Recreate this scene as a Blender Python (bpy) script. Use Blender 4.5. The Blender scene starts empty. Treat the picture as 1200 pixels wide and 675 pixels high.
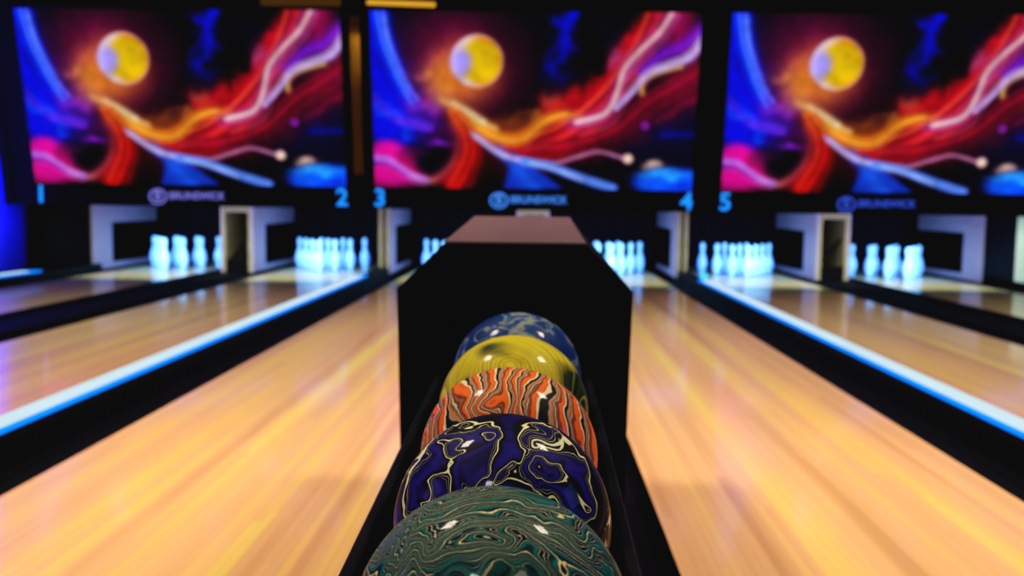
import bpy, bmesh, math, random
import numpy as np
from mathutils import Matrix, Vector

random.seed(7)
C = bpy.context.scene.collection
X0, P = -0.045, 3.43            # centre of the middle lane pair, width of a lane pair
CAM_H = 0.84

# ------------------------------------------------------------------ helpers
def lin(c):
    c = c / 255.0
    return c / 12.92 if c <= 0.04045 else ((c + 0.055) / 1.055) ** 2.4

def rgb(r, g, b):
    return (lin(r), lin(g), lin(b), 1.0)

def principled(name, col=(0, 0, 0, 1), rough=0.5, spec=0.5, metal=0.0, coat=0.0, emit=None, es=0.0):
    m = bpy.data.materials.new(name)
    m.use_nodes = True
    b = m.node_tree.nodes['Principled BSDF']
    b.inputs['Base Color'].default_value = col
    b.inputs['Roughness'].default_value = rough
    b.inputs['Specular IOR Level'].default_value = spec
    b.inputs['Metallic'].default_value = metal
    b.inputs['Coat Weight'].default_value = coat
    b.inputs['Coat Roughness'].default_value = 0.05
    if emit:
        b.inputs['Emission Color'].default_value = emit
        b.inputs['Emission Strength'].default_value = es
    return m

def rough_noise(m, scale=30.0, lo=0.8, hi=1.2, vary=0.12):
    """procedural colour and roughness variation on a plain material"""
    nt = m.node_tree
    b = nt.nodes['Principled BSDF']
    tc = nt.nodes.new('ShaderNodeTexCoord')
    n = nt.nodes.new('ShaderNodeTexNoise')
    n.inputs['Scale'].default_value = scale
    nt.links.new(tc.outputs['Object'], n.inputs['Vector'])
    mx = nt.nodes.new('ShaderNodeMix'); mx.data_type = 'RGBA'
    c = b.inputs['Base Color'].default_value[:]
    mx.inputs[6].default_value = (c[0] * lo, c[1] * lo, c[2] * lo, 1)
    mx.inputs[7].default_value = (c[0] * hi, c[1] * hi, c[2] * hi, 1)
    nt.links.new(n.outputs['Fac'], mx.inputs[0])
    nt.links.new(mx.outputs[2], b.inputs['Base Color'])
    mr = nt.nodes.new('ShaderNodeMapRange')
    r = b.inputs['Roughness'].default_value
    mr.inputs['To Min'].default_value = max(0.02, r - vary)
    mr.inputs['To Max'].default_value = min(1, r + vary)
    nt.links.new(n.outputs['Fac'], mr.inputs['Value'])
    nt.links.new(mr.outputs['Result'], b.inputs['Roughness'])
    return m

def box(bm, x0, x1, y0, y1, z0, z1):
    v = [bm.verts.new((x, y, z)) for z in (z0, z1) for y in (y0, y1) for x in (x0, x1)]
    for f in ((0, 2, 3, 1), (4, 5, 7, 6), (0, 1, 5, 4), (2, 6, 7, 3), (1, 3, 7, 5), (0, 4, 6, 2)):
        bm.faces.new([v[i] for i in f])
    return v

def loft(bm, rings, cap=True, closed=True):
    R = [[bm.verts.new(p) for p in r] for r in rings]
    n = len(R[0])
    for a, b in zip(R, R[1:]):
        for i in range(n if closed else n - 1):
            j = (i + 1) % n
            bm.faces.new((a[i], a[j], b[j], b[i]))
    if cap:
        bm.faces.new(R[0][::-1]); bm.faces.new(R[-1])
    return R

def prism_x(bm, prof, x0, x1):
    """profile of (y, z) points extruded along x"""
    return loft(bm, [[(x, y, z) for y, z in prof] for x in (x0, x1)])

def tube(bm, pts, r, n=12):
    rings = []
    for i, p in enumerate(pts):
        a = Vector(pts[max(0, i - 1)]); b = Vector(pts[min(len(pts) - 1, i + 1)])
        d = (b - a).normalized()
        u = d.cross(Vector((0, 0, 1)))
        if u.length < 1e-4: u = Vector((1, 0, 0))
        u.normalize(); w = d.cross(u)
        rings.append([tuple(Vector(p) + r * (math.cos(2 * math.pi * k / n) * u + math.sin(2 * math.pi * k / n) * w)) for k in range(n)])
    loft(bm, rings)

def lathe(bm, prof, n=28):
    rings = [[(r * math.cos(2 * math.pi * k / n), r * math.sin(2 * math.pi * k / n), z) for k in range(n)] for r, z in prof]
    return loft(bm, rings)

def obj(name, bm, m, parent=None, smooth=False, bevel=0.0, loc=None):
    bmesh.ops.recalc_face_normals(bm, faces=bm.faces[:])
    me = bpy.data.meshes.new(name)
    bm.to_mesh(me); bm.free()
    if smooth:
        for p in me.polygons: p.use_smooth = True
    me.materials.append(m)
    o = bpy.data.objects.new(name, me)
    C.objects.link(o)
    if parent: o.parent = parent
    if loc: o.location = loc
    if bevel:
        b = o.modifiers.new('bevel', 'BEVEL'); b.width = bevel; b.segments = 3; b.limit_method = 'ANGLE'
    return o

def tag(o, label, cat, group=None):
    o['label'] = label; o['category'] = cat
    if group: o['group'] = group
    return o

def thing(name, label, cat, loc=(0, 0, 0), group=None):
    o = bpy.data.objects.new(name, None); C.objects.link(o)
    o.location = loc
    return tag(o, label, cat, group)

def struct(name, bm, m, **k):
    o = obj(name, bm, m, **k); o['kind'] = 'structure'; return o

def boxobj(name, dims, m, parent=None, **k):
    bm = bmesh.new(); box(bm, *dims); return obj(name, bm, m, parent, **k)

# ------------------------------------------------------------------ materials
BLACK = rough_noise(principled('matte_black', (0.004, 0.004, 0.005, 1), 0.7, 0.06))
BLACK_SATIN = rough_noise(principled('satin_black', (0.004, 0.005, 0.008, 1), 0.45, 0.10), 14)
GUTTER = rough_noise(principled('gutter_black', (0.004, 0.004, 0.006, 1), 0.5, 0.06), 10)
CARPET = rough_noise(principled('dark_carpet', (0.008, 0.008, 0.010, 1), 0.95, 0.05), 120)
WALL = rough_noise(principled('painted_wall', (0.10, 0.12, 0.85, 1), 0.6, 0.2), 2.0, 0.85, 1.1)
KHAKI = rough_noise(principled('khaki_panel', rgb(150, 148, 110), 0.55, 0.2), 9, 0.7, 1.15)
DECK = rough_noise(principled('pale_deck', rgb(190, 186, 150), 0.22, 0.5), 4, 0.8, 1.1, 0.05)
KICK = rough_noise(principled('kickback_white', rgb(186, 180, 200), 0.5, 0.2), 6, 0.85, 1.1)
PINKTOP = rough_noise(principled('brown_pink_laminate', rgb(90, 68, 76), 0.42, 0.3), 22, 0.88, 1.08)
WHITE = rough_noise(principled('white_panel_self_lit', rgb(190, 215, 205), 0.5, 0.3, emit=rgb(170, 205, 200), es=0.42), 5, 0.9, 1.05)  # weak emission brightens the panel, which is no lamp
GOLD = rough_noise(principled('brass', rgb(150, 105, 40), 0.45, 0.5, metal=0.6), 8, 0.6, 1.3)
PIN = rough_noise(principled('pin_plastic_blue_glow', (0.40, 0.66, 0.55, 1), 0.3, 0.5, emit=(0.0, 0.09, 1.0, 1), es=0.85), 6, 0.95, 1.05)  # tinted base and blue emission stand in for blue light on white pins

def emitter(name, col, s):
    m = bpy.data.materials.new(name); m.use_nodes = True
    nt = m.node_tree; nt.nodes.clear()
    e = nt.nodes.new('ShaderNodeEmission'); o = nt.nodes.new('ShaderNodeOutputMaterial')
    tc = nt.nodes.new('ShaderNodeTexCoord'); n = nt.nodes.new('ShaderNodeTexNoise')
    n.inputs['Scale'].default_value = 3.0
    mr = nt.nodes.new('ShaderNodeMapRange')
    mr.inputs['To Min'].default_value = s * 0.9; mr.inputs['To Max'].default_value = s * 1.1
    nt.links.new(tc.outputs['Object'], n.inputs['Vector'])
    nt.links.new(n.outputs['Fac'], mr.inputs['Value'])
    nt.links.new(mr.outputs['Result'], e.inputs['Strength'])
    e.inputs['Color'].default_value = col
    nt.links.new(e.outputs[0], o.inputs['Surface'])
    return m

LED = emitter('led_core', (0.56, 0.76, 0.84, 1), 1.05)
LED_EDGE = emitter('led_edge', (0.0, 0.22, 1.0, 1), 1.3)
NUMBER = emitter('number_light', (0.02, 0.28, 1.0, 1), 1.15)
LOGOS = [emitter('logo_lavender', rgb(132, 128, 225), 0.8), emitter('logo_blue', rgb(80, 140, 240), 1.0), emitter('logo_deep_blue', rgb(62, 90, 205), 0.85)]
WARM = emitter('warm_cove', rgb(225, 165, 60), 1.0)
WARM_DIM = emitter('warm_cove_dim', rgb(120, 85, 25), 0.35)

def wood():
    m = bpy.data.materials.new('maple_lane_boards'); m.use_nodes = True
    nt = m.node_tree; L = nt.links; b = nt.nodes['Principled BSDF']
    tc = nt.nodes.new('ShaderNodeTexCoord')
    sep = nt.nodes.new('ShaderNodeSeparateXYZ'); L.new(tc.outputs['Object'], sep.inputs[0])
    def math_(op, a, bb=None):
        n = nt.nodes.new('ShaderNodeMath'); n.operation = op
        for i, v in enumerate((a, bb)):
            if v is None: continue
            if isinstance(v, (int, float)): n.inputs[i].default_value = v
            else: L.new(v, n.inputs[i])
        return n.outputs[0]
    xb = math_('DIVIDE', sep.outputs['X'], 0.0266)
    row = math_('FLOOR', xb)
    fr = math_('FRACT', xb)
    wn = nt.nodes.new('ShaderNodeTexWhiteNoise'); wn.noise_dimensions = '1D'; L.new(row, wn.inputs['W'])
    # boards have staggered ends
    yo = math_('ADD', sep.outputs['Y'], math_('MULTIPLY', wn.outputs['Value'], 7.0))
    seg = math_('FLOOR', math_('DIVIDE', yo, 2.3))
    wn2 = nt.nodes.new('ShaderNodeTexWhiteNoise'); wn2.noise_dimensions = '2D'
    cb = nt.nodes.new('ShaderNodeCombineXYZ'); L.new(row, cb.inputs[0]); L.new(seg, cb.inputs[1]); L.new(cb.outputs[0], wn2.inputs['Vector'])
    # broad streaks over several boards
    mp = nt.nodes.new('ShaderNodeMapping'); mp.inputs['Scale'].default_value = (7.0, 0.11, 1)
    L.new(tc.outputs['Object'], mp.inputs[0])
    ns = nt.nodes.new('ShaderNodeTexNoise'); ns.inputs['Scale'].default_value = 1.0; ns.inputs['Detail'].default_value = 3
    L.new(mp.outputs[0], ns.inputs['Vector'])
    mp2 = nt.nodes.new('ShaderNodeMapping'); mp2.inputs['Scale'].default_value = (120, 2.5, 1)
    L.new(tc.outputs['Object'], mp2.inputs[0])
    ng = nt.nodes.new('ShaderNodeTexNoise'); ng.inputs['Scale'].default_value = 1.0; ng.inputs['Detail'].default_value = 4
    L.new(mp2.outputs[0], ng.inputs['Vector'])
    v = math_('ADD', math_('MULTIPLY', ns.outputs['Fac'], 1.5), math_('MULTIPLY', wn2.outputs['Value'], 0.20))
    v = math_('ADD', v, math_('MULTIPLY', ng.outputs['Fac'], 0.22))
    v = math_('SUBTRACT', v, 0.45)
    cr = nt.nodes.new('ShaderNodeValToRGB'); L.new(v, cr.inputs[0])
    e = cr.color_ramp.elements
    e[0].position = 0.22; e[0].color = rgb(202, 146, 98)
    e[1].position = 0.82; e[1].color = rgb(244, 202, 112)
    for p, c in ((0.38, rgb(222, 162, 112)), (0.52, rgb(232, 172, 120)), (0.66, rgb(238, 184, 106))):
        x = e.new(p); x.color = c
    # fine dark seams
    seam = math_('LESS_THAN', math_('ABSOLUTE', math_('SUBTRACT', fr, 0.5)), 0.475)
    mx = nt.nodes.new('ShaderNodeMix'); mx.data_type = 'RGBA'
    mx.inputs[6].default_value = rgb(206, 148, 90)
    L.new(seam, mx.inputs[0]); L.new(cr.outputs[0], mx.inputs[7])
    L.new(mx.outputs[2], b.inputs['Base Color'])
    b.inputs['Roughness'].default_value = 0.33
    b.inputs['Specular IOR Level'].default_value = 0.35
    b.inputs['Coat Weight'].default_value = 0.5
    b.inputs['Coat Roughness'].default_value = 0.09
    return m
WOOD = wood()

def marble(name, stops, scale=1.0, bands=5.0, warp=0.6, wscale=1.2, stretch=(1, 1, 1), seed=0.0, bumps=(), rough=0.06, offset=0.0, line=None,
           fine=0.0, patch=None, wdetail=1.5, flip=None):
    """poured marble resin: contour bands of a warped noise field, closed rings round the bumps"""
    m = bpy.data.materials.new(name); m.use_nodes = True
    nt = m.node_tree; L = nt.links; b = nt.nodes['Principled BSDF']
    tc = nt.nodes.new('ShaderNodeTexCoord')
    def vm(op, a, bb=None, s=None):
        n = nt.nodes.new('ShaderNodeVectorMath'); n.operation = op
        for i, v in enumerate((a, bb)):
            if v is None: continue
            if isinstance(v, tuple): n.inputs[i].default_value = v
            else: L.new(v, n.inputs[i])
        if s is not None: n.inputs['Scale'].default_value = s
        return n
    def mt(op, a, bb=None):
        n = nt.nodes.new('ShaderNodeMath'); n.operation = op
        for i, v in enumerate((a, bb)):
            if v is None: continue
            if isinstance(v, (int, float)): n.inputs[i].default_value = v
            else: L.new(v, n.inputs[i])
        return n.outputs[0]
    p = vm('SCALE', tc.outputs['Object'], s=1 / 0.108).outputs[0]
    n1 = nt.nodes.new('ShaderNodeTexNoise'); n1.inputs['Scale'].default_value = wscale; n1.inputs['Detail'].default_value = wdetail
    L.new(vm('ADD', p, (seed, seed * 1.7, -seed)).outputs[0], n1.inputs['Vector'])
    w = vm('SCALE', vm('SUBTRACT', n1.outputs['Color'], (0.5, 0.5, 0.5)).outputs[0], s=warp).outputs[0]
    q = vm('ADD', p, w).outputs[0]
    n3 = nt.nodes.new('ShaderNodeTexNoise'); n3.inputs['Scale'].default_value = wscale * 3.1; n3.inputs['Detail'].default_value = 1
    L.new(q, n3.inputs['Vector'])
    q = vm('ADD', q, vm('SCALE', vm('SUBTRACT', n3.outputs['Color'], (0.5, 0.5, 0.5)).outputs[0], s=warp * 0.32).outputs[0]).outputs[0]
    qs = vm('MULTIPLY', q, stretch).outputs[0]
    n2 = nt.nodes.new('ShaderNodeTexNoise'); n2.inputs['Scale'].default_value = scale; n2.inputs['Detail'].default_value = 0.6
    n2.inputs['Roughness'].default_value = 0.4
    L.new(vm('ADD', qs, (seed * 3, 1.3 - seed, seed)).outputs[0], n2.inputs['Vector'])
    v = mt('ADD', mt('MULTIPLY', n2.outputs['Fac'], bands), offset)
    if line: v = mt('ADD', v, vm('DOT_PRODUCT', q, line).outputs['Value'])
    for c, s, a in bumps:
        d = vm('DISTANCE', q, c)
        t = mt('DIVIDE', d.outputs['Value'], s)
        t = mt('EXPONENT', mt('MULTIPLY', mt('MULTIPLY', t, t), -1.0))
        v = mt('ADD', v, mt('MULTIPLY', t, a))
    if fine:
        n4 = nt.nodes.new('ShaderNodeTexNoise'); n4.inputs['Scale'].default_value = 9; n4.inputs['Detail'].default_value = 3
        L.new(q, n4.inputs['Vector'])
        v = mt('ADD', v, mt('MULTIPLY', n4.outputs['Fac'], fine))
    f = mt('FRACT', v)
    def ramp(st, src):
        cr = nt.nodes.new('ShaderNodeValToRGB'); L.new(src, cr.inputs[0])
        el = cr.color_ramp.elements
        el[0].position, el[0].color = st[0]; el[1].position, el[1].color = st[-1]
        for pp, cc in st[1:-1]:
            x = el.new(pp); x.color = cc
        return cr.outputs[0]
    col = ramp(stops, f)
    if patch:
        (st2, sc2, lo, hi) = patch
        n5 = nt.nodes.new('ShaderNodeTexNoise'); n5.inputs['Scale'].default_value = sc2; n5.inputs['Detail'].default_value = 1
        L.new(vm('ADD', q, (4.0 + seed, 2.0, seed)).outputs[0], n5.inputs['Vector'])
        mr = nt.nodes.new('ShaderNodeMapRange'); mr.inputs['From Min'].default_value = lo; mr.inputs['From Max'].default_value = hi
        L.new(n5.outputs['Fac'], mr.inputs['Value'])
        mx = nt.nodes.new('ShaderNodeMix'); mx.data_type = 'RGBA'
        L.new(mr.outputs['Result'], mx.inputs[0]); L.new(col, mx.inputs[6]); L.new(ramp(st2, f), mx.inputs[7])
        col = mx.outputs[2]
    L.new(col, b.inputs['Base Color'])
    b.inputs['Roughness'].default_value = 0.55
    b.inputs['Specular IOR Level'].default_value = 0.08
    b.inputs['Coat Weight'].default_value = 0.12
    b.inputs['Coat Roughness'].default_value = rough
    return m

CREAM = rgb(222, 206, 150); TEAL = rgb(14, 88, 82); DGREEN = rgb(8, 44, 46); BLK = rgb(8, 9, 12); GOLDC = rgb(214, 180, 104)
BALL_MATS = [
    marble('marble_green', [(0, rgb(18, 112, 104)), (0.12, rgb(8, 54, 56)), (0.145, rgb(196, 200, 170)), (0.165, BLK), (0.30, BLK), (0.32, rgb(232, 226, 184)), (0.345, BLK), (0.46, rgb(6, 32, 34)),
                            (0.48, rgb(170, 184, 164)), (0.50, BLK), (0.58, rgb(10, 58, 54)), (0.68, rgb(20, 120, 110)), (0.72, BLK), (0.745, rgb(240, 216, 150)), (0.775, rgb(240, 216, 150)), (0.79, BLK), (0.92, rgb(8, 54, 56)), (1, rgb(18, 112, 104))],
           scale=0.9, bands=7.0, warp=1.7, wscale=0.8, stretch=(1, 1, 1.6), seed=2.1, fine=0.35, line=(0.6, 1.5, 6.5),
           bumps=[((0.20, -0.52, 0.84), 0.22, 1.0), ((-0.6, -0.4, 0.7), 0.24, 1.6), ((0.68, -0.3, 0.68), 0.2, 1.2), ((-0.2, -0.66, 0.72), 0.15, 2.2)],
           patch=([(0, rgb(18, 112, 104)), (0.3, rgb(9, 52, 54)), (0.33, rgb(120, 140, 122)), (0.355, rgb(6, 26, 28)), (0.6, rgb(12, 72, 68)), (0.64, BLK), (0.8, rgb(14, 80, 74)), (0.83, rgb(150, 156, 130)), (0.855, BLK), (1, rgb(18, 112, 104))], 0.8, 0.50, 0.56)),
    marble('marble_indigo', [(0, rgb(40, 28, 118)), (0.16, rgb(30, 20, 92)), (0.24, rgb(10, 7, 30)), (0.37, BLK), (0.385, rgb(224, 216, 160)), (0.435, rgb(224, 216, 160)), (0.45, BLK),
                             (0.54, BLK), (0.55, rgb(196, 188, 160)), (0.575, rgb(16, 12, 50)), (0.66, BLK), (0.67, rgb(170, 160, 150)), (0.685, rgb(16, 12, 60)), (0.84, rgb(24, 17, 76)), (1, rgb(40, 28, 118))],
           scale=0.75, bands=1.5, warp=1.0, wscale=1.25, stretch=(1, 1, 1.25), seed=7.1, fine=0.16, offset=0.22,
           bumps=[((-0.42, -0.33, 0.84), 0.25, 2.6), ((0.24, -0.34, 0.9), 0.17, 1.3), ((0.52, -0.6, 0.58), 0.24, 2.5), ((-0.66, -0.62, 0.42), 0.25, 2.4), ((0.06, -0.75, 0.66), 0.12, 1.0), ((-0.28, -0.68, 0.67), 0.10, 1.0), ((0.78, -0.55, 0.3), 0.14, 1.3)]),
    marble('marble_orange', [(0, rgb(228, 100, 30)), (0.08, rgb(200, 80, 26)), (0.11, rgb(230, 204, 156)), (0.19, rgb(230, 200, 150)), (0.21, BLK), (0.36, rgb(20, 28, 28)), (0.37, rgb(170, 140, 110)),
                             (0.46, rgb(188, 120, 72)), (0.54, rgb(96, 56, 42)), (0.58, rgb(226, 202, 158)), (0.62, rgb(30, 42, 42)), (0.69, rgb(160, 88, 54)), (0.76, rgb(70, 40, 30)), (0.84, rgb(232, 100, 34)), (1, rgb(232, 104, 34))],
           scale=1.0, bands=3.6, warp=0.36, wscale=1.6, stretch=(2.2, 0.5, 0.4), seed=5.6, line=(6.2, 0.2, 0.2),
           bumps=[((-0.29, -0.63, 0.72), 0.17, 1.8), ((0.12, -0.66, 0.75), 0.10, 0.9)]),
    marble('marble_yellow', [(0, rgb(186, 166, 30)), (0.3, rgb(198, 180, 52)), (0.36, rgb(140, 126, 20)), (0.45, rgb(182, 168, 36)), (0.7, rgb(206, 186, 60)), (0.78, rgb(136, 128, 26)), (1, rgb(186, 166, 30))],
           scale=0.8, bands=4.0, warp=0.5, wscale=0.9, seed=8.8, bumps=[((-0.06, -0.8, 0.6), 0.62, 9.0)],
           patch=([(0, rgb(30, 46, 24)), (0.4, rgb(16, 30, 26)), (0.45, rgb(150, 150, 70)), (0.5, rgb(20, 34, 26)), (1, rgb(52, 62, 20))], 0.75, 0.54, 0.60)),
    marble('marble_blue', [(0, rgb(12, 36, 84)), (0.5, rgb(18, 52, 100)), (0.66, rgb(26, 62, 104)), (0.76, rgb(130, 130, 116)), (0.84, rgb(96, 110, 112)), (0.93, rgb(26, 66, 106)), (1, rgb(12, 36, 84))],
           scale=1.3, bands=3.0, warp=1.0, wscale=1.8, stretch=(1, 1, 1.8), seed=11.5, fine=0.4, bumps=[((-0.33, -0.38, 0.86), 0.2, 0.9), ((0.34, -0.46, 0.82), 0.13, 0.8)]),
]

# ------------------------------------------------------------------ room shell
bm = bmesh.new(); box(bm, -6.3, 6.3, -3.0, 14.0, -0.30, -0.20); struct('floor', bm, CARPET)
bm = bmesh.new(); box(bm, -6.3, 6.3, -3.0, 14.0, 3.45, 3.55); struct('ceiling', bm, BLACK)
bm = bmesh.new(); box(bm, -5.50, -5.38, -3.0, 14.0, -0.20, 3.45); struct('wall_left', bm, WALL)
bm = bmesh.new(); box(bm, 5.60, 5.72, -3.0, 14.0, -0.20, 3.45); struct('wall_right', bm, BLACK)
bm = bmesh.new(); box(bm, -5.38, 5.60, 13.5, 13.6, -0.20, 3.45); struct('wall_back', bm, BLACK)
# black masking wall above the pits, leaning out towards the bowlers at its top
bm = bmesh.new()
prism_x(bm, [(9.45, 0.77), (9.44, 0.985), (9.14, 2.665), (9.02, 3.45), (13.5, 3.45), (13.5, 0.86), (9.9, 0.84)], -5.38, 5.60)
struct('wall_front', bm, BLACK)
# black end panel beside the blue wall, front edge leaning
bm = bmesh.new(); prism_x(bm, [(9.78, -0.2), (9.74, 0.77), (9.40, 0.77), (9.15, 2.3), (9.02, 3.45), (9.02, 3.45), (13.5, 3.45), (13.5, -0.2)][:4] + [(9.05, 3.2), (9.6, 3.2), (9.9, 0.77), (13.4, 0.77), (13.4, -0.2)], -5.378, -5.30)
struct('trim_1', bm, BLACK)
bm = bmesh.new()
prism_x(bm, [(9.10, 2.68), (9.05, 2.76), (9.12, 2.76), (9.16, 2.68)], X0 - 0.5 * P - 0.9, X0 - 1.85)
struct('trim_2', bm, WARM_DIM)
# brass pillar strip in the gap between first and middle screens
bm = bmesh.new()
for x in (-1.795, -1.745):
    prism_x(bm, [(9.34, 1.10), (9.115, 2.60), (9.13, 2.60), (9.355, 1.10)], x - 0.018, x + 0.018)
struct('trim_3', bm, GOLD)

# ------------------------------------------------------------------ lanes
LANES = [(-1, -1), (-1, 1), (0, -1), (0, 1), (1, -1), (1, 1)]       # pair, side of the pair
LANE_TXT = ['leftmost maple bowling lane beside the blue wall',
            'maple bowling lane just left of the left light strip',
            'bright maple lane directly left of the ball return',
            'bright maple lane directly right of the ball return',
            'maple bowling lane just right of the right light strip',
            'rightmost maple bowling lane at the edge of view']
IN, OUT, GO = 0.385, 1.455, 1.650
Y_START, Y_DECK, Y_END = -1.6, 9.35, 12.75
for n, (k, s) in enumerate(LANES):
    cx = X0 + k * P
    t = thing('bowling_lane', LANE_TXT[n], 'lane', (cx, 0, 0), 'bowling lanes side by side')
    a, b = sorted((s * IN, s * OUT))
    o = boxobj('lane_surface', (a, b, Y_START, Y_DECK, -0.06, 0.0), WOOD, t)
    boxobj('pin_deck', (a, b, Y_DECK, Y_END, -0.06, 0.0), DECK, t)
    boxobj('lane_base', (a + 0.01, b - 0.01, Y_START, Y_END, -0.2, -0.06), BLACK, t)
    # rounded gutters either side
    for g0, g1 in ((OUT, 1.55 if n == 0 else GO), (0.19, IN)):
        bm = bmesh.new(); prof = []
        c, r = (g0 + g1) / 2, (g1 - g0) / 2
        for q in range(9):
            an = math.pi + math.pi * q / 8
            prof.append((c + r * math.cos(an), 0.0 + 0.085 * math.sin(an)))
        prof += [(g1, -0.12), (g0, -0.12)]
        prof = [(s * x, z) for x, z in prof]
        loft(bm, [[(x, y, z) for x, z in prof] for y in (Y_START, Y_END)])
        obj('gutter', bm, GUTTER, t)

# central black capping between the two lanes of each pair
for k, lab in ((-1, 'flat black capping between the two leftmost lanes'), (0, 'flat black capping strip under the ball return'),
               (1, 'flat black capping between the two rightmost lanes')):
    cx = X0 + k * P
    bm = bmesh.new()
    pr = [(-0.185, -0.2), (0.185, -0.2), (0.185, -0.004), (0.17, 0.004), (-0.17, 0.004), (-0.185, -0.004)]
    loft(bm, [[(x, y, z) for x, z in pr] for y in (Y_START, 10.78)])
    tag(obj('lane_capping', bm, BLACK, loc=(cx, 0, 0)), lab, 'lane capping', 'black cappings between lanes')

# ------------------------------------------------------------------ lit dividers between the pairs
def divider(x, y0, y1, label, hw=0.055):
    t = thing('lane_divider', label, 'lane divider', (x, 0, 0), 'black dividers with a light strip on top')
    bm = bmesh.new()
    pr = [(-0.055, -0.2), (0.055, -0.2), (0.055, 0.075), (0.048, 0.086), (-0.048, 0.086), (-0.055, 0.075)]
    loft(bm, [[(x_, y, z) for x_, z in pr] for y in (y0, 10.75)])
    obj('divider_body', bm, BLACK_SATIN, t)
    bm = bmesh.new()
    pr = [(-hw, 0.086), (-hw, 0.100), (-hw + 0.008, 0.103), (hw - 0.008, 0.103), (hw, 0.100), (hw, 0.086)]
    loft(bm, [[(x_, y, z) for x_, z in pr] for y in (y0, y1)])
    o = obj('diffuser_edge', bm, LED_EDGE, t)
    bm = bmesh.new()
    w = hw - 0.009
    prof = [(-w, 0.1032), (w, 0.1032), (w * 0.9, 0.108), (w * 0.5, 0.112), (-w * 0.5, 0.112), (-w * 0.9, 0.108)]
    loft(bm, [[(x_, y, z) for x_, z in prof] for y in (y0, y1 - 0.22)])
    o['label'] = 'blue edge glow of the light strip'
    o = obj('light_strip', bm, LED, t); o['label'] = 'white cyan glowing strip'
    return t
divider(X0 - P / 2 + 0.008, Y_START, 9.42, 'black lane divider with glowing strip left of the ball return')
divider(X0 + P / 2, Y_START, 9.42, 'black lane divider with glowing strip right of the ball return')
divider(-5.09, Y_START, 9.42, 'black divider with glowing strip at the foot of the blue wall', 0.062)
# small blue indicator at the pit end of the right strip
bm = bmesh.new(); bmesh.ops.create_uvsphere(bm, u_segments=16, v_segments=10, radius=0.035)
tag(obj('indicator_lamp', bm, emitter('indicator', (0.05, 0.55, 1, 1), 1.6), smooth=True, loc=(X0 + P / 2 + 0.02, 9.462, 0.123)),
    'small round cyan lamp at the far end of the right light strip', 'lamp')

# ------------------------------------------------------------------ pit side panels, cabinets
def kick_panel(x, side, label):
    """low side wall of a pit; side = direction from the panel towards its lane"""
    t = thing('pit_side_panel', label, 'side panel', (x, 0, 0), 'white framed side panels of the pits')
    t.location.x = x
    Y0, Y1, H0, H1 = 10.82, 12.7, 0.0, 0.80
    y_h, z_h = 11.34, 0.55
    bm = bmesh.new()
    box(bm, -0.018, 0.018, Y0, y_h, H0, H1)             # front post
    box(bm, -0.018, 0.018, y_h, Y1, z_h, H1)            # top rail
    box(bm, -0.018, 0.018, y_h, Y1, H0, 0.07)           # sill
    obj('panel_frame', bm, KICK, t)
    boxobj('cushion', (-0.012, 0.012, y_h, Y1, 0.07, z_h), BLACK, t)
    boxobj('front_edge', (-0.020, 0.020, Y0 - 0.02, Y0, 0.0, 0.80), KHAKI, t)
    boxobj('footing', (-0.018, 0.018, Y0 - 0.02, Y1, -0.2, 0.0), BLACK, t)
    return t
kick_panel(X0 - 1.5 * P, 1, 'framed pit side panel left of the leftmost pins')
kick_panel(X0 - 0.5 * P - 0.04, -1, 'black-faced pit side panel right of the second rack of pins').name
kick_panel(X0 - 0.5 * P + 0.04, 1, 'framed pit side panel left of the ball return')
kick_panel(X0 + 0.5 * P - 0.04, -1, 'framed pit side panel right of the ball return')
kick_panel(X0 + 0.5 * P + 0.04, 1, 'pit side panel left of the rack beside the right light strip')
kick_panel(X0 + 1.5 * P, -1, 'framed pit side panel right of the rightmost pins')

def cabinet(cx, label):
    t = thing('pit_cabinet', label, 'cabinet', (cx, 0, 0), 'khaki cabinets between the pits')
    w, y0, y1 = 0.152, 10.82, 12.7
    bm = bmesh.new()
    for s in (-1, 1):
        box(bm, s * w - 0.02, s * w + 0.02, y0, y1, 0.0, 0.80)
    box(bm, -w + 0.02, w - 0.02, y1 - 0.04, y1, 0.0, 0.80)
    box(bm, -w + 0.02, w - 0.02, y0, y1 - 0.04, 0.70, 0.80)
    obj('cabinet_shell', bm, KHAKI, t)
    for s in (-1, 1):                                   # lane-side faces: white frame round a black cushion
        q = s * (w + 0.021)
        a, b = sorted((q, q + s * 0.012))
        bm = bmesh.new()
        box(bm, a, b, y0, 11.34, 0.0, 0.80); box(bm, a, b, 11.34, y1, 0.55, 0.80); box(bm, a, b, 11.34, y1, 0, 0.07)
        obj('side_frame', bm, KICK, t)
        boxobj('cushion', (a, b, 11.34, y1, 0.07, 0.55), BLACK, t)
    boxobj('inner_body', (-w + 0.022, w - 0.022, 12.2, y1 - 0.05, 0.0, 0.69), BLACK, t)
    bm = bmesh.new()
    v = [(-w + 0.02, 10.98, 0.08), (w - 0.02, 10.98, 0.44), (w - 0.02, 10.98, 0.49), (-w + 0.02, 10.98, 0.13)]
    loft(bm, [v, [(a, b + 0.05, c) for a, b, c in v]])
    obj('brace', bm, BLACK_SATIN, t)
    boxobj('kick_plate', (-w + 0.02, w - 0.02, y0, y0 + 0.03, 0.0, 0.16), BLACK, t)
    boxobj('footing', (-w, w, y0, y1, -0.2, 0.0), BLACK, t)
cabinet(X0 - P, 'khaki cabinet between the pits of the two leftmost lanes')
cabinet(X0, 'khaki cabinet seen just above the ball return hood')
cabinet(X0 + P, 'khaki cabinet between the pits of the two rightmost lanes')

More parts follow.
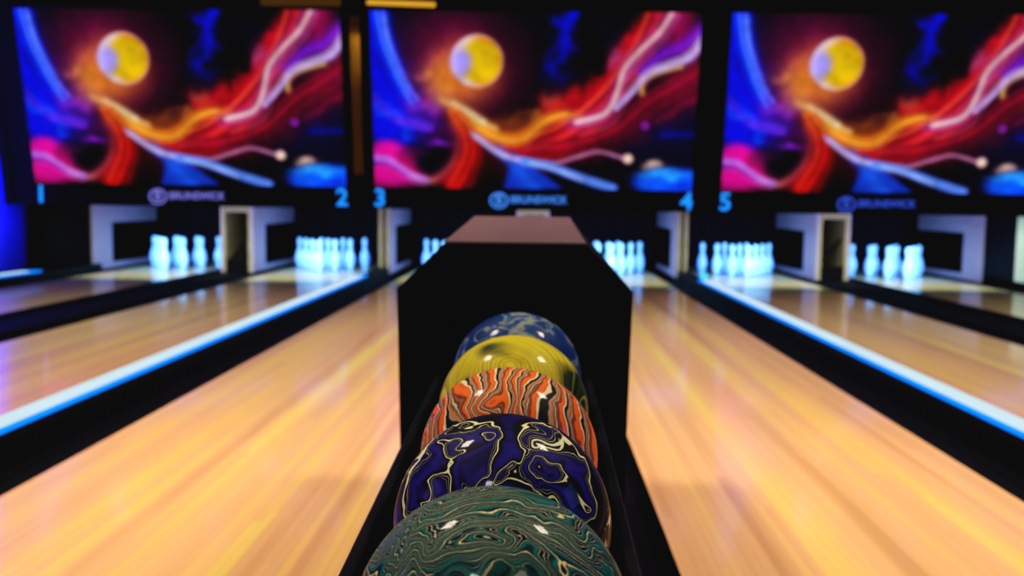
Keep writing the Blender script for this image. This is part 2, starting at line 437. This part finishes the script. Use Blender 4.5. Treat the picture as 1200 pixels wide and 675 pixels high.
# dark curtain behind every rack
for k, nm in ((-1, 'left'), (0, 'middle'), (1, 'right')):
    bm = bmesh.new()
    n = 90; ring0, ring1 = [], []
    for i in range(n + 1):
        x = -1.64 + 3.28 * i / n
        y = 12.86 + 0.02 * math.sin(i * 1.1)
        ring0.append((x, y, -0.05)); ring1.append((x, y, 0.80))
    loft(bm, [ring0, ring1], cap=False, closed=False)
    tag(obj('pit_curtain', bm, rough_noise(principled('navy_curtain', (0.003, 0.003, 0.010, 1), 0.8, 0.1)), loc=(X0 + k * P, 0, 0)),
        f'dark folded curtain behind the pins under the {nm} screen', 'curtain', 'dark pit curtains')

# white panel by the right edge and dark panel before it
t = thing('access_panel', 'pale white access panel at the far right beside the rightmost lane', 'panel', (5.10, 0, 0))
boxobj('panel_face', (-0.012, 0.03, 9.3, 10.12, 0.07, 0.76), WHITE, t, bevel=0.008)
boxobj('panel_post', (-0.02, 0.03, 10.12, 10.80, 0.0, 0.765), BLACK_SATIN, t)
boxobj('panel_base', (-0.02, 0.03, 9.3, 10.80, -0.2, 0.07), BLACK, t)
t = thing('access_panel', 'dark panel between the blue wall and the leftmost pit', 'panel', (-5.21, 0, 0))
boxobj('panel_face', (-0.02, 0.03, 9.48, 10.80, -0.2, 0.765), BLACK, t)

# ------------------------------------------------------------------ pins
PROF = [(0.0, 0), (0.026, 0.0), (0.030, 0.006), (0.041, 0.035), (0.054, 0.075), (0.0605, 0.115), (0.058, 0.15), (0.048, 0.19),
        (0.034, 0.225), (0.0245, 0.252), (0.0225, 0.27), (0.0255, 0.292), (0.0315, 0.318), (0.0325, 0.338), (0.029, 0.358), (0.020, 0.374), (0.009, 0.381), (0.0, 0.383)]
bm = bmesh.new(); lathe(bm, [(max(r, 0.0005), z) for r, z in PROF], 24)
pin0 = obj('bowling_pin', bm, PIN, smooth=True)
S = 0.272
SPOT = [(0, 0, 'head pin at front'), (-.5, 1, 'second-row left'), (.5, 1, 'second-row right'),
        (-1, 2, 'third-row left'), (0, 2, 'third-row middle'), (1, 2, 'third-row right'),
        (-1.5, 3, 'back-row far left'), (-.5, 3, 'back-row left of centre'), (.5, 3, 'back-row right of centre'), (1.5, 3, 'back-row far right')]
RACK = ['leftmost rack', 'rack behind the left light strip', 'rack left of the ball return', 'rack right of the ball return',
        'rack behind the right light strip', 'rightmost rack']
first = True
for n, (k, s) in enumerate(LANES):
    cx = X0 + k * P + s * 0.92
    for a, b, txt in SPOT:
        o = pin0 if first else pin0.copy()
        if not first: C.objects.link(o)
        first = False
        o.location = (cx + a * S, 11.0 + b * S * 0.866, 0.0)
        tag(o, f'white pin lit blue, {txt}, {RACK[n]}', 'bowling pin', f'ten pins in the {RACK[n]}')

# ------------------------------------------------------------------ screens with the painted space artwork
NU, NV = 300, 162
def catmull(pts, n=14):
    p = [pts[0]] + list(pts) + [pts[-1]]
    out = []
    for i in range(1, len(p) - 2):
        a, b, c, d = [np.array(q, float) for q in p[i - 1:i + 3]]
        for t in np.linspace(0, 1, n, endpoint=False):
            out.append(0.5 * ((2 * b) + (-a + c) * t + (2 * a - 5 * b + 4 * c - d) * t * t + (-a + 3 * b - 3 * c + d) * t ** 3))
    out.append(np.array(pts[-1], float))
    return np.array(out)

def artwork():
    u, v = np.meshgrid(np.linspace(0, 1, NU), np.linspace(0, 1, NV))
    TL, TR, BR, BL = [np.array(q, float) for q in ((95, 34), (1180, 46), (1146, 628), (112, 612))]
    XY = ((1 - u) * (1 - v))[..., None] * TL + (u * (1 - v))[..., None] * TR + (u * v)[..., None] * BR + ((1 - u) * v)[..., None] * BL
    x, y = XY[..., 0], XY[..., 1]
    rs = np.random.RandomState(4)
    def noise(sc, sx=1.0, sy=1.0):
        g = rs.rand(64, 64)
        fx = (x / sc * sx) % 63; fy = (y / sc * sy) % 63
        i, j = fx.astype(int), fy.astype(int); a, b = fx - i, fy - j
        a = a * a * (3 - 2 * a); b = b * b * (3 - 2 * b)
        return (g[j, i] * (1 - a) * (1 - b) + g[j, i + 1] * a * (1 - b) + g[j + 1, i] * (1 - a) * b + g[j + 1, i + 1] * a * b)
    nz = 0.5 * noise(60) + 0.3 * noise(28) + 0.2 * noise(14)
    n2 = 0.6 * noise(40) + 0.4 * noise(17)
    # wobble coordinates for cloudy edges
    xw = x + (noise(45) - .5) * 34 + (noise(18) - .5) * 14
    yw = y + (noise(45) - .5) * 34 + (noise(18) - .5) * 14
    img = np.zeros(x.shape + (3,)); img[:] = (6, 3, 12)
    def over(col, a):
        nonlocal img
        a = np.clip(a, 0, 1)[..., None]
        img = img * (1 - a) + np.array(col, float) * a
    def add(col, a):
        nonlocal img
        img = img + np.array(col, float) * np.clip(a, 0, 1)[..., None]
    def blob(col, cx, cy, rx, ry=None, a=1.0, cloudy=False, p=2.0, f=over):
        ry = ry or rx
        X, Y = (xw, yw) if cloudy else (x, y)
        d = ((X - cx) / rx) ** 2 + ((Y - cy) / ry) ** 2
        f(col, a * np.exp(-d ** (p / 2)))
    def stroke(col, pts, w, a=1.0, cloudy=False, w1=None, soft=1.55, f=over, tex=0.0):
        q = catmull(pts); X, Y = (xw, yw) if cloudy else (x, y)
        best = np.full(x.shape, 1e9)
        m = len(q)
        for i in range(m - 1):
            ax, ay = q[i]; dx, dy = q[i + 1] - q[i]
            t = np.clip(((X - ax) * dx + (Y - ay) * dy) / (dx * dx + dy * dy + 1e-9), 0, 1)
            d = np.hypot(X - ax - t * dx, Y - ay - t * dy)
            ww = w if w1 is None else w + (w1 - w) * (i / (m - 1))
            best = np.minimum(best, d / ww)
        al = a * np.exp(-best ** soft)
        if tex: al = al * (1 - tex + tex * 2 * n2)
        f(col, al)
    def fil(cols, pts, spread, n, w=3.0, a=0.45, seed=1):
        r_ = random.Random(seed)
        P_ = [np.array(q, float) for q in pts]
        for _ in range(n):
            off = r_.gauss(0, spread); o2 = off * r_.uniform(.3, 1.3)
            q = []
            for i, p0 in enumerate(P_):
                d = P_[min(i + 1, len(P_) - 1)] - P_[max(i - 1, 0)]; d = d / (np.hypot(*d) + 1e-9)
                t = i / (len(P_) - 1)
                q.append(tuple(p0 + np.array([-d[1], d[0]]) * (off * (1 - t) + o2 * t)))
            stroke(cols[r_.randrange(len(cols))], q, w * r_.uniform(.6, 1.6), a * r_.uniform(.4, 1.2), w1=w * r_.uniform(.4, 1.5))
    # ambient hazes
    blob((66, 8, 56), 340, 130, 170, 130, .8, True)
    blob((118, 22, 66), 400, 220, 200, 170, .85)
    blob((120, 30, 90), 300, 260, 100, 90, .7, True)
    blob((28, 4, 84), 180, 360, 160, 130, .9)
    blob((22, 4, 70), 1060, 420, 170, 110, .9, True)
    blob((16, 6, 50), 900, 120, 90, 60, .5, True)
    blob((70, 6, 40), 1090, 330, 120, 60, .6, True)
    blob((60, 4, 10), 470, 500, 120, 90, .8)
    blob((80, 10, 50), 620, 480, 120, 60, .4)
    # blue curtain at the left
    stroke((4, 14, 215), [(80, 60), (105, 200), (145, 300), (180, 420)], 66, 1, tex=.1)
    stroke((12, 60, 255), [(122, 30), (140, 120), (170, 200), (205, 275), (240, 330)], 32, 1, w1=22, soft=3)
    stroke((70, 140, 255), [(140, 60), (158, 150), (185, 225), (225, 300)], 10, .7, w1=6)
    blob((6, 10, 235), 150, 400, 80, 80, .95, True)
    stroke((10, 70, 255), [(105, 330), (150, 360), (200, 400), (225, 440)], 18, .9, True)
    stroke((70, 40, 240), [(180, 400), (240, 400), (300, 405)], 20, .8, True)
    blob((110, 40, 215), 262, 345, 65, 40, .85, True)
    blob((170, 60, 150), 300, 315, 50, 36, .7, True)
    blob((216, 130, 120), 285, 235, 36, 26, .8, True)
    blob((226, 150, 110), 330, 275, 36, 34, .8, True)
    blob((60, 6, 70), 330, 420, 70, 50, .7, True)
    blob((130, 40, 200), 322, 460, 30, 14, .9, True)
    # magenta corner, dark hollow and lavender curl
    blob((226, 10, 150), 150, 492, 60, 42, 1, False, 4)
    blob((214, 6, 140), 150, 570, 110, 46, 1, False, 3)
    blob((190, 10, 100), 215, 530, 40, 40, .8, True)
    blob((8, 3, 20), 320, 530, 66, 40, .95, False, 4)
    blob((110, 10, 70), 250, 495, 40, 20, .6, True)
    stroke((206, 110, 110), [(230, 570), (290, 590), (345, 565), (385, 510), (400, 440), (385, 380)], 13, .9, w1=20)
    stroke((140, 120, 250), [(108, 515), (150, 520), (190, 545), (235, 575), (280, 590)], 14, .75, w1=8)
    # red fins
    stroke((120, 14, 30), [(360, 360), (395, 430), (385, 520), (330, 590)], 20, .8)
    stroke((214, 24, 22), [(380, 365), (420, 430), (424, 510), (372, 606)], 20, 1, w1=32, soft=3)
    stroke((150, 12, 16), [(400, 380), (450, 450), (450, 530), (420, 610)], 16, .6)
    # blue smudges, top
    for q in ([(752, 48), (742, 90), (752, 140)], [(740, 140), (715, 185), (690, 230)], [(700, 80), (730, 70), (750, 60)]):
        stroke((8, 18, 200), q, 20, .85, True, tex=.5)
    blob((10, 10, 120), 720, 250, 50, 40, .6, True)
    # big red cloud
    stroke((112, 8, 38), [(600, 500), (760, 480), (900, 430), (1010, 340), (1110, 280), (1180, 230)], 48, .95, True)
    stroke((160, 12, 28), [(600, 470), (700, 440), (800, 370), (880, 300), (950, 210), (1010, 90), (1030, 30)], 62, 1, True, w1=50, soft=3)
    stroke((206, 20, 34), [(690, 340), (780, 320), (860, 290), (900, 230), (960, 130)], 34, .8, True)
    stroke((196, 20, 22), [(560, 480), (660, 460), (740, 440), (860, 400)], 30, .8, True)
    blob((168, 10, 86), 1110, 100, 70, 90, .85, True)
    blob((150, 14, 70), 1130, 260, 70, 40, .7, True)
    blob((180, 70, 120), 898, 188, 34, 36, .8, True)
    blob((60, 8, 60), 1050, 370, 30, 22, .8, True)
    stroke((130, 16, 60), [(1040, 380), (1090, 350), (1160, 310)], 16, .6, True)
    blob((176, 90, 66), 690, 320, 30, 20, .6, True)
    fil([(230, 60, 60), (110, 4, 20), (230, 90, 60), (70, 2, 16), (160, 10, 60)], [(600, 470), (700, 440), (800, 375), (880, 300), (950, 210), (1010, 90), (1030, 30)], 26, 16, 4, .5, 3)
    fil([(180, 30, 60), (80, 4, 30), (60, 2, 30)], [(600, 500), (760, 480), (900, 430), (1010, 340), (1110, 280), (1180, 230)], 24, 12, 4, .5, 5)
    # orange golden flow
    blob((110, 56, 30), 560, 390, 50, 22, .9, True)
    blob((130, 70, 40), 640, 368, 34, 18, .9, True)
    stroke((216, 120, 30), [(400, 380), (470, 420), (550, 445), (610, 430), (670, 385), (740, 370), (800, 388)], 30, .95, w1=14)
    stroke((240, 172, 50), [(430, 400), (510, 445), (580, 458), (630, 428), (680, 388), (740, 370)], 13, .95, w1=7)
    stroke((236, 190, 120), [(330, 318), (390, 350), (450, 390), (510, 415)], 17, .7, w1=8)
    stroke((226, 224, 190), [(370, 330), (420, 358), (470, 392)], 9, .65)
    fil([(250, 190, 90), (180, 80, 20), (250, 150, 60), (200, 60, 30)], [(360, 350), (430, 410), (520, 455), (600, 455), (660, 405), (730, 375), (800, 392)], 10, 10, 3, .55, 7)
    # lilac stream rising to the top right, white stream to the right
    stroke((160, 60, 130), [(760, 400), (830, 385), (880, 350), (915, 280), (960, 190), (1040, 110), (1095, 30)], 24, .7)
    stroke((206, 150, 130), [(800, 395), (865, 370), (905, 310), (930, 230), (980, 170), (1045, 110), (1092, 40)], 12, .6, w1=15)
    stroke((120, 30, 215), [(1190, 90), (1120, 150), (1050, 180), (990, 230)], 22, .9)
    stroke((206, 200, 240), [(1190, 125), (1140, 185), (1070, 212), (1005, 240), (950, 300), (900, 350)], 17, .8, w1=6)
    stroke((232, 190, 100), [(1110, 215), (1040, 232), (990, 262), (985, 300)], 10, .85)
    fil([(240, 210, 200), (170, 90, 180), (230, 140, 110), (120, 40, 160)], [(770, 400), (865, 372), (905, 310), (930, 230), (980, 170), (1045, 110), (1092, 40)], 12, 12, 3, .5, 11)
    fil([(250, 230, 220), (160, 130, 250), (240, 200, 150)], [(1190, 125), (1140, 185), (1070, 212), (1005, 240), (950, 300), (900, 350)], 9, 8, 3, .5, 13)
    fil([(240, 60, 40), (90, 4, 10), (250, 90, 50)], [(375, 365), (418, 430), (420, 510), (372, 606)], 12, 8, 3, .55, 17)
    fil([(90, 150, 255), (20, 40, 255), (140, 120, 255)], [(122, 30), (140, 120), (170, 200), (205, 275), (240, 330)], 14, 7, 3, .5, 19)
    fil([(60, 90, 255), (120, 60, 240)], [(100, 300), (150, 350), (210, 390), (300, 410)], 20, 8, 4, .4, 23)
    fil([(180, 140, 250), (230, 90, 190)], [(108, 515), (150, 520), (190, 545), (235, 575), (280, 590)], 10, 6, 3, .5, 29)
    # sun
    blob((206, 120, 44), 400, 235, 118, 104, .75, False, 3)
    blob((236, 130, 30), 350, 250, 60, 60, .5)
    d = np.hypot(x - 447, y - 195)
    over((222, 190, 200), 1 / (1 + np.exp((d - 84) / 2.5)))
    over((226, 132, 14), (1 / (1 + np.exp((d - 80) / 2.5))) * (1 / (1 + np.exp(-(x - 440) / 10))))
    d2 = np.hypot(x - 456, y - 197) + 7 * (noise(30) - .5)
    over((222, 178, 8), 1 / (1 + np.exp((d2 - 66) / 4)))
    blob((166, 150, 255), 396, 198, 36, 46, 1, False, 4)
    # rays and blue fin at the bottom
    over_tri = np.clip((y - 480 - np.abs(x - 600 - (y - 560) * .5) * 1.25) / 30, 0, 1) * np.clip((625 - y) / 12, 0, 1)
    over((22, 60, 190), over_tri * .9)
    stroke((30, 86, 226), [(520, 490), (570, 540), (620, 600), (640, 620)], 16, .9, w1=30)
    stroke((196, 130, 170), [(430, 430), (490, 470), (560, 512), (690, 532), (770, 512), (840, 494), (900, 508), (935, 520)], 8, .85)
    stroke((176, 180, 250), [(440, 440), (520, 500), (620, 530)], 8, .9)
    stroke((90, 130, 236), [(600, 525), (690, 545), (780, 580), (890, 618)], 15, 1, w1=18, soft=3)
    stroke((170, 190, 255), [(620, 530), (700, 552), (790, 590)], 6, .7)
    blob((255, 214, 196), 940, 518, 17, 17, 1, False, 3)
    dr = np.abs(np.hypot(x - 995, y - 408) - 9)
    over((150, 50, 190), np.exp(-(dr / 4) ** 2))
    stroke((10, 24, 140), [(1050, 438), (1150, 438)], 10, .8)
    # blue planet in the bottom right corner
    blob((10, 90, 255), 1080, 600, 125, 52, 1, False, 6)
    blob((60, 170, 255), 1050, 575, 80, 16, .7, True)
    blob((0, 40, 200), 1110, 620, 60, 16, .7, True)
    blob((226, 190, 170), 1018, 545, 34, 14, .85, True)
    img *= (0.78 + 0.42 * nz)[..., None]
    img = img * (0.86 + 0.14 * np.clip(img.max(-1, keepdims=True) / 120, 0, 1))
    img = np.clip(img, 0, 255) / 255
    # deeper contrast like a bright projected picture
    return np.where(img <= 0.04045, img / 12.92, ((img + 0.055) / 1.055) ** 2.4)

def screen_mesh():
    col = artwork()
    me = bpy.data.meshes.new('display')
    w0, w1 = 1.60, 1.60
    u, v = np.meshgrid(np.linspace(-1, 1, NU), np.linspace(0, 1, NV))
    hw = 1.57
    co = np.stack([u * hw, 9.085 + v * 0.30, 2.645 - v * 1.665], -1).reshape(-1, 3)
    idx = np.arange(NU * NV).reshape(NV, NU)
    f = np.stack([idx[:-1, :-1], idx[1:, :-1], idx[1:, 1:], idx[:-1, 1:]], -1).reshape(-1, 4)
    me.from_pydata(co.tolist(), [], f.tolist())
    at = me.color_attributes.new('art', 'FLOAT_COLOR', 'POINT')
    at.data.foreach_set('color', np.concatenate([col.reshape(-1, 3), np.ones((NU * NV, 1))], 1).astype(np.float32).ravel())
    m = bpy.data.materials.new('projected_artwork'); m.use_nodes = True
    nt = m.node_tree; nt.nodes.clear()
    a = nt.nodes.new('ShaderNodeVertexColor'); a.layer_name = 'art'
    e = nt.nodes.new('ShaderNodeEmission'); e.inputs['Strength'].default_value = 1.0
    o = nt.nodes.new('ShaderNodeOutputMaterial')
    nt.links.new(a.outputs['Color'], e.inputs['Color']); nt.links.new(e.outputs[0], o.inputs['Surface'])
    try: m.cycles.emission_sampling = 'NONE'
    except Exception: pass
    me.materials.append(m)
    return me

SM = screen_mesh()
def text_mesh(body, size, depth, m, name, parent, loc, bold=0.0, sx=1.0):
    cu = bpy.data.curves.new(name, 'FONT'); cu.body = body; cu.size = size; cu.extrude = depth
    cu.align_x = 'CENTER'; cu.align_y = 'CENTER'; cu.offset = bold
    o = bpy.data.objects.new(name, cu); C.objects.link(o)
    bpy.context.view_layer.update()
    me = bpy.data.meshes.new_from_object(o.evaluated_get(bpy.context.evaluated_depsgraph_get()))
    C.objects.unlink(o); bpy.data.objects.remove(o)
    me.transform(Matrix.Rotation(math.pi / 2, 4, 'X')); me.transform(Matrix.Diagonal((sx, 1, 1, 1)))
    me.materials.clear(); me.materials.append(m)
    r = bpy.data.objects.new(name, me); C.objects.link(r); r.parent = parent; r.location = loc
    return r

SIDE = ['left', 'middle', 'right']
for k in (-1, 0, 1):
    cx = X0 + k * P
    t = thing('masking_screen', f'{SIDE[k + 1]} glowing screen with sun and red and blue space swirls', 'screen', (cx, 0, 0), 'big space artwork screens over the pits')
    d = bpy.data.objects.new('display', SM); C.objects.link(d); d.parent = t
    d['label'] = 'glowing picture of a yellow sun and coloured clouds'
    bm = bmesh.new()
    def sl(v, off): return (9.085 + v * 0.30 + off * 0.98, 2.645 - v * 1.665 + off * 0.18)
    for x0, x1 in ((-1.625, -1.572), (1.572, 1.625)):
        prism_x(bm, [sl(-0.02, -0.012), sl(1.005, -0.012), sl(1.005, 0.03), sl(-0.02, 0.03)], x0, x1)
    prism_x(bm, [sl(-0.02, -0.012), sl(-0.002, -0.012), sl(-0.002, 0.03), sl(-0.02, 0.03)], -1.572, 1.572)
    prism_x(bm, [sl(1.0005, -0.012), sl(1.004, -0.012), sl(1.004, 0.03), sl(1.0005, 0.03)], -1.572, 1.572)
    obj('screen_frame', bm, BLACK, t)
    t = thing('lettered_fascia', f'black fascia under the {SIDE[k + 1]} screen with round emblem, lettering and lane numbers', 'sign', (cx, 0, 0), 'black fascias with lane numbers')
    boxobj('fascia_board', (-1.70, 1.70, 9.40, 9.44, 0.775, 0.965), BLACK, t)
    n1 = 2 * (k + 1) + 1
    for s, num in ((-1, n1), (1, n1 + 1)):
        o = text_mesh(str(num), 0.24, 0.004, NUMBER, 'lane_number', t, (s * 1.525, 9.39, 0.868), bold=0.006, sx=1.0)
        o['label'] = f'glowing blue number {num}'
    lg = LOGOS[k + 1]
    o = text_mesh('BRUNSWICK', 0.105, 0.003, lg, 'lettering', t, (0.06, 9.393, 0.872), bold=0.0022, sx=0.93)
    o['label'] = 'glowing row of capital letters'
    bm = bmesh.new()                                     # round emblem: ring
    ri = []
    for rr in (0.082, 0.062):
        ri.append([(-0.335 + rr * 1.15 * math.cos(a), 9.393, 0.864 + rr * math.sin(a)) for a in [2 * math.pi * i / 32 for i in range(32)]])
    R0 = [[bm.verts.new(p) for p in r] for r in ri]
    for i in range(32):
        j = (i + 1) % 32; bm.faces.new((R0[0][i], R0[0][j], R0[1][j], R0[1][i]))
    e = obj('emblem_ring', bm, lg, t)
    text_mesh('B', 0.135, 0.003, lg, 'emblem_letter', t, (-0.335, 9.393, 0.866), bold=0.003)

# warm cove lamp over the middle screen's left corner
t = thing('cove_lamp', 'slim golden lamp glowing above the top left corner of the middle screen', 'lamp', (0, 0, 0))
bm = bmesh.new(); tube(bm, [(-1.62, 8.98, 2.70), (-1.3, 8.98, 2.69), (-0.98, 8.98, 2.68)], 0.022, 12); obj('lamp_tube', bm, WARM, t, smooth=True)
boxobj('lamp_bracket', (-1.66, -0.94, 8.99, 9.09, 2.725, 2.76), BLACK, t)

# ------------------------------------------------------------------ ball return
BX = -0.030
def ball_z(y): return 0.514 + 0.0417 * (y - 0.694)
t = thing('ball_return', 'black ball return with a hood and a row of marbled balls on its track', 'ball return', (-0.042, 0, 0))
ox = 0.042
def ring(y, top_hw, hw, zt, zc, zb, hwb):
    return [(-hwb, y, zb), (hwb, y, zb), (hw, y, zc), (top_hw, y, zt), (-top_hw, y, zt), (-hw, y, zc)]
bm = bmesh.new()
front = ring(1.85, 0.142, 0.233, 0.757, 0.668, 0.10, 0.222)
back = ring(2.68, 0.138, 0.226, 0.795, 0.700, 0.10, 0.215)
inner = [(x * 0.80, y, 0.40 + (z - 0.40) * 0.80 if z > 0.3 else 0.40) for x, y, z in front]
deep = [(x, y + 0.34, z) for x, y, z in inner]
rings = [[bm.verts.new(p) for p in r] for r in (deep, inner, front, back)]
for a, b in zip(rings, rings[1:]):
    for i in range(6):
        j = (i + 1) % 6
        bm.faces.new((a[i], a[j], b[j], b[i]))
bm.faces.new(rings[0]); bm.faces.new(rings[-1][::-1])
obj('hood', bm, BLACK, t)
bm = bmesh.new()
lid = [(-0.140, 1.848, 0.7585), (0.140, 1.848, 0.7585), (0.136, 2.68, 0.7965), (-0.136, 2.68, 0.7965)]
loft(bm, [lid, [(x, y, z + 0.006) for x, y, z in lid]])
o = obj('top_panel', bm, PINKTOP, t, bevel=0.002); o['label'] = 'dusty pink-brown top panel of the hood'
# track rails
for s in (-1, 1):
    bm = bmesh.new()
    tube(bm, [(ox + BX + s * 0.06, y, ball_z(y) - 0.1045) for y in (0.42, 1.0, 1.6, 2.15)], 0.012, 12)
    obj('rail', bm, BLACK_SATIN, t, smooth=True)
# tray trough under the rails
bm = bmesh.new()
def tray(y):
    z = ball_z(y) - 0.145
    return [(-0.145, y, z - 0.10), (0.145, y, z - 0.10), (0.155, y, z + 0.085), (0.140, y, z + 0.085), (0.125, y, z), (-0.125, y, z), (-0.140, y, z + 0.085), (-0.155, y, z + 0.085)]
loft(bm, [tray(y) for y in (0.30, 0.8, 1.3, 1.84)])
obj('tray', bm, BLACK_SATIN, t, bevel=0.004)
for y in (0.55, 1.45):
    boxobj('pedestal', (-0.12, 0.12, y - 0.08, y + 0.08, 0.006, ball_z(y) - 0.24), BLACK, t)
boxobj('base_plate', (-0.138, 0.138, 0.35, 2.66, 0.004, 0.10), BLACK, t)

BTXT = ['teal green and black marbled bowling ball with cream swirls, nearest in the row',
        'deep indigo marbled bowling ball with cream outlined eyes, second in the row',
        'orange, black and cream striped marbled bowling ball, third in the row',
        'olive yellow marbled bowling ball with fine rings, fourth in the row',
        'dark blue bowling ball with pale clouds, farthest by the hood']
for i in range(5):
    y = 0.694 + 0.2165 * i
    bm = bmesh.new(); bmesh.ops.create_uvsphere(bm, u_segments=96, v_segments=64, radius=0.108)
    o = obj('bowling_ball', bm, BALL_MATS[i], smooth=True, loc=(BX, y, 0.514 + 0.009 * i))
    tag(o, BTXT[i], 'bowling ball', 'marbled balls in a row on the ball return')

# ------------------------------------------------------------------ lights
def area(name, loc, target, size, col, power, sy=None, spread=None):
    l = bpy.data.lights.new(name, 'AREA'); l.energy = power; l.color = col
    l.shape = 'RECTANGLE' if sy else 'SQUARE'; l.size = size
    if sy: l.size_y = sy
    if spread: l.spread = math.radians(spread)
    o = bpy.data.objects.new(name, l); C.objects.link(o)
    o.location = loc
    o.rotation_euler = (Vector(target) - Vector(loc)).to_track_quat('-Z', 'Y').to_euler()
    return o
for x, y in ((-1.5, 2.3), (1.5, 2.3)):
    area('approach_light', (x, y, 3.2), (x * 0.7, y + 0.7, 0), 0.45, (1.0, 0.86, 0.66), 61, spread=125)
area('lane_light', (0, 5.6, 3.3), (0, 5.8, 0), 2.2, (0.86, 0.90, 1.0), 44, 2.6, 110)
for x in (-3.4, 3.4):
    area('side_lane_light', (x, 6.0, 3.3), (x, 6.3, 0), 2.0, (0.60, 0.86, 1.0), 38, 3.0, 110)
area('ball_fill_light', (-0.5, -0.3, 2.4), (0, 1.1, 0.5), 0.25, (1.0, 0.95, 0.9), 15)  # added fill for the camera side of the nearest ball
area('ball_rim_blue', (2.6, 0.9, 1.6), (0, 1.1, 0.5), 0.8, (0.2, 0.3, 1.0), 12)  # added rim light, stands in for strip light reflected on the balls
area('ball_rim_violet', (-2.6, 0.9, 1.6), (0, 1.1, 0.5), 0.8, (0.5, 0.4, 1.0), 8)  # added violet rim light for the left edges of the balls
for k in (-1, 0, 1):
    cx = X0 + k * P
    for s in (-1, 1):
        area('pin_light', (cx + s * 0.92, 10.0, 0.70), (cx + s * 0.92, 11.6, 0.12), 0.4, (0.16, 0.40, 0.8), 16, 0.10, 75)
    area('pit_violet_fill', (cx, 10.1, 0.73), (cx, 11.6, 0.3), 3.1, (0.34, 0.26, 1.0), 15, 0.08)  # added fill that turns the pit side panels lavender
    area('deck_fill_light', (cx, 9.75, 0.74), (cx, 10.45, 0.0), 3.1, (1.0, 0.99, 0.66), 20, 0.12, 120)  # added warm fill for the pin decks and khaki fronts
area('wall_blue_light', (-4.95, 8.7, 1.45), (-5.4, 8.9, 1.6), 0.6, (0.015, 0.02, 1.0), 46, 2.2)
area('pillar_warm_light', (-1.77, 8.95, 2.2), (-1.77, 9.3, 2.0), 0.05, (1.0, 0.85, 0.30), 0.4, 0.5)

w = bpy.data.worlds.new('dim_hall'); bpy.context.scene.world = w; w.use_nodes = True
bg = w.node_tree.nodes['Background']; bg.inputs[0].default_value = (0.35, 0.4, 1.0, 1); bg.inputs[1].default_value = 0.012

# ------------------------------------------------------------------ camera
F, VX, VY, ROLL = 1101.6, 629.4, 238.3, -0.014
Y = Vector((VX - 600, 337.5 - VY, -F)).normalized()
up = Vector((-math.sin(ROLL), math.cos(ROLL), 0))
Z = (up - Y * up.dot(Y)).normalized()
Xv = Y.cross(Z)
Mt = Matrix((Xv, Y, Z))                                # rows: world axes in camera space = world-from-camera rotation
cam = bpy.data.cameras.new('camera'); co = bpy.data.objects.new('camera', cam); C.objects.link(co)
co.matrix_world = Matrix.Translation((0, 0, CAM_H)) @ Mt.to_4x4()
cam.sensor_width = 36; cam.lens = F / 1200 * 36
cam.clip_start = 0.02
cam.dof.use_dof = True; cam.dof.focus_distance = 0.86; cam.dof.aperture_fstop = 5.2
bpy.context.scene.camera = co

sc = bpy.context.scene
sc.view_settings.view_transform = 'Standard'
sc.view_settings.look = 'None'
sc.view_settings.use_curve_mapping = True
cm = sc.view_settings.curve_mapping
c3 = cm.curves[3]
c3.points[0].location = (0.0, 0.0036)
for px, py in ((0.006, 0.0040), (0.035, 0.024), (0.12, 0.115), (0.45, 0.50)):
    c3.points.new(px, py)
for q in c3.points: q.handle_type = 'VECTOR'
cm.update()
sc.cycles.use_denoising = True
sc.cycles.sample_clamp_indirect = 4.0
sc.cycles.caustics_reflective = False
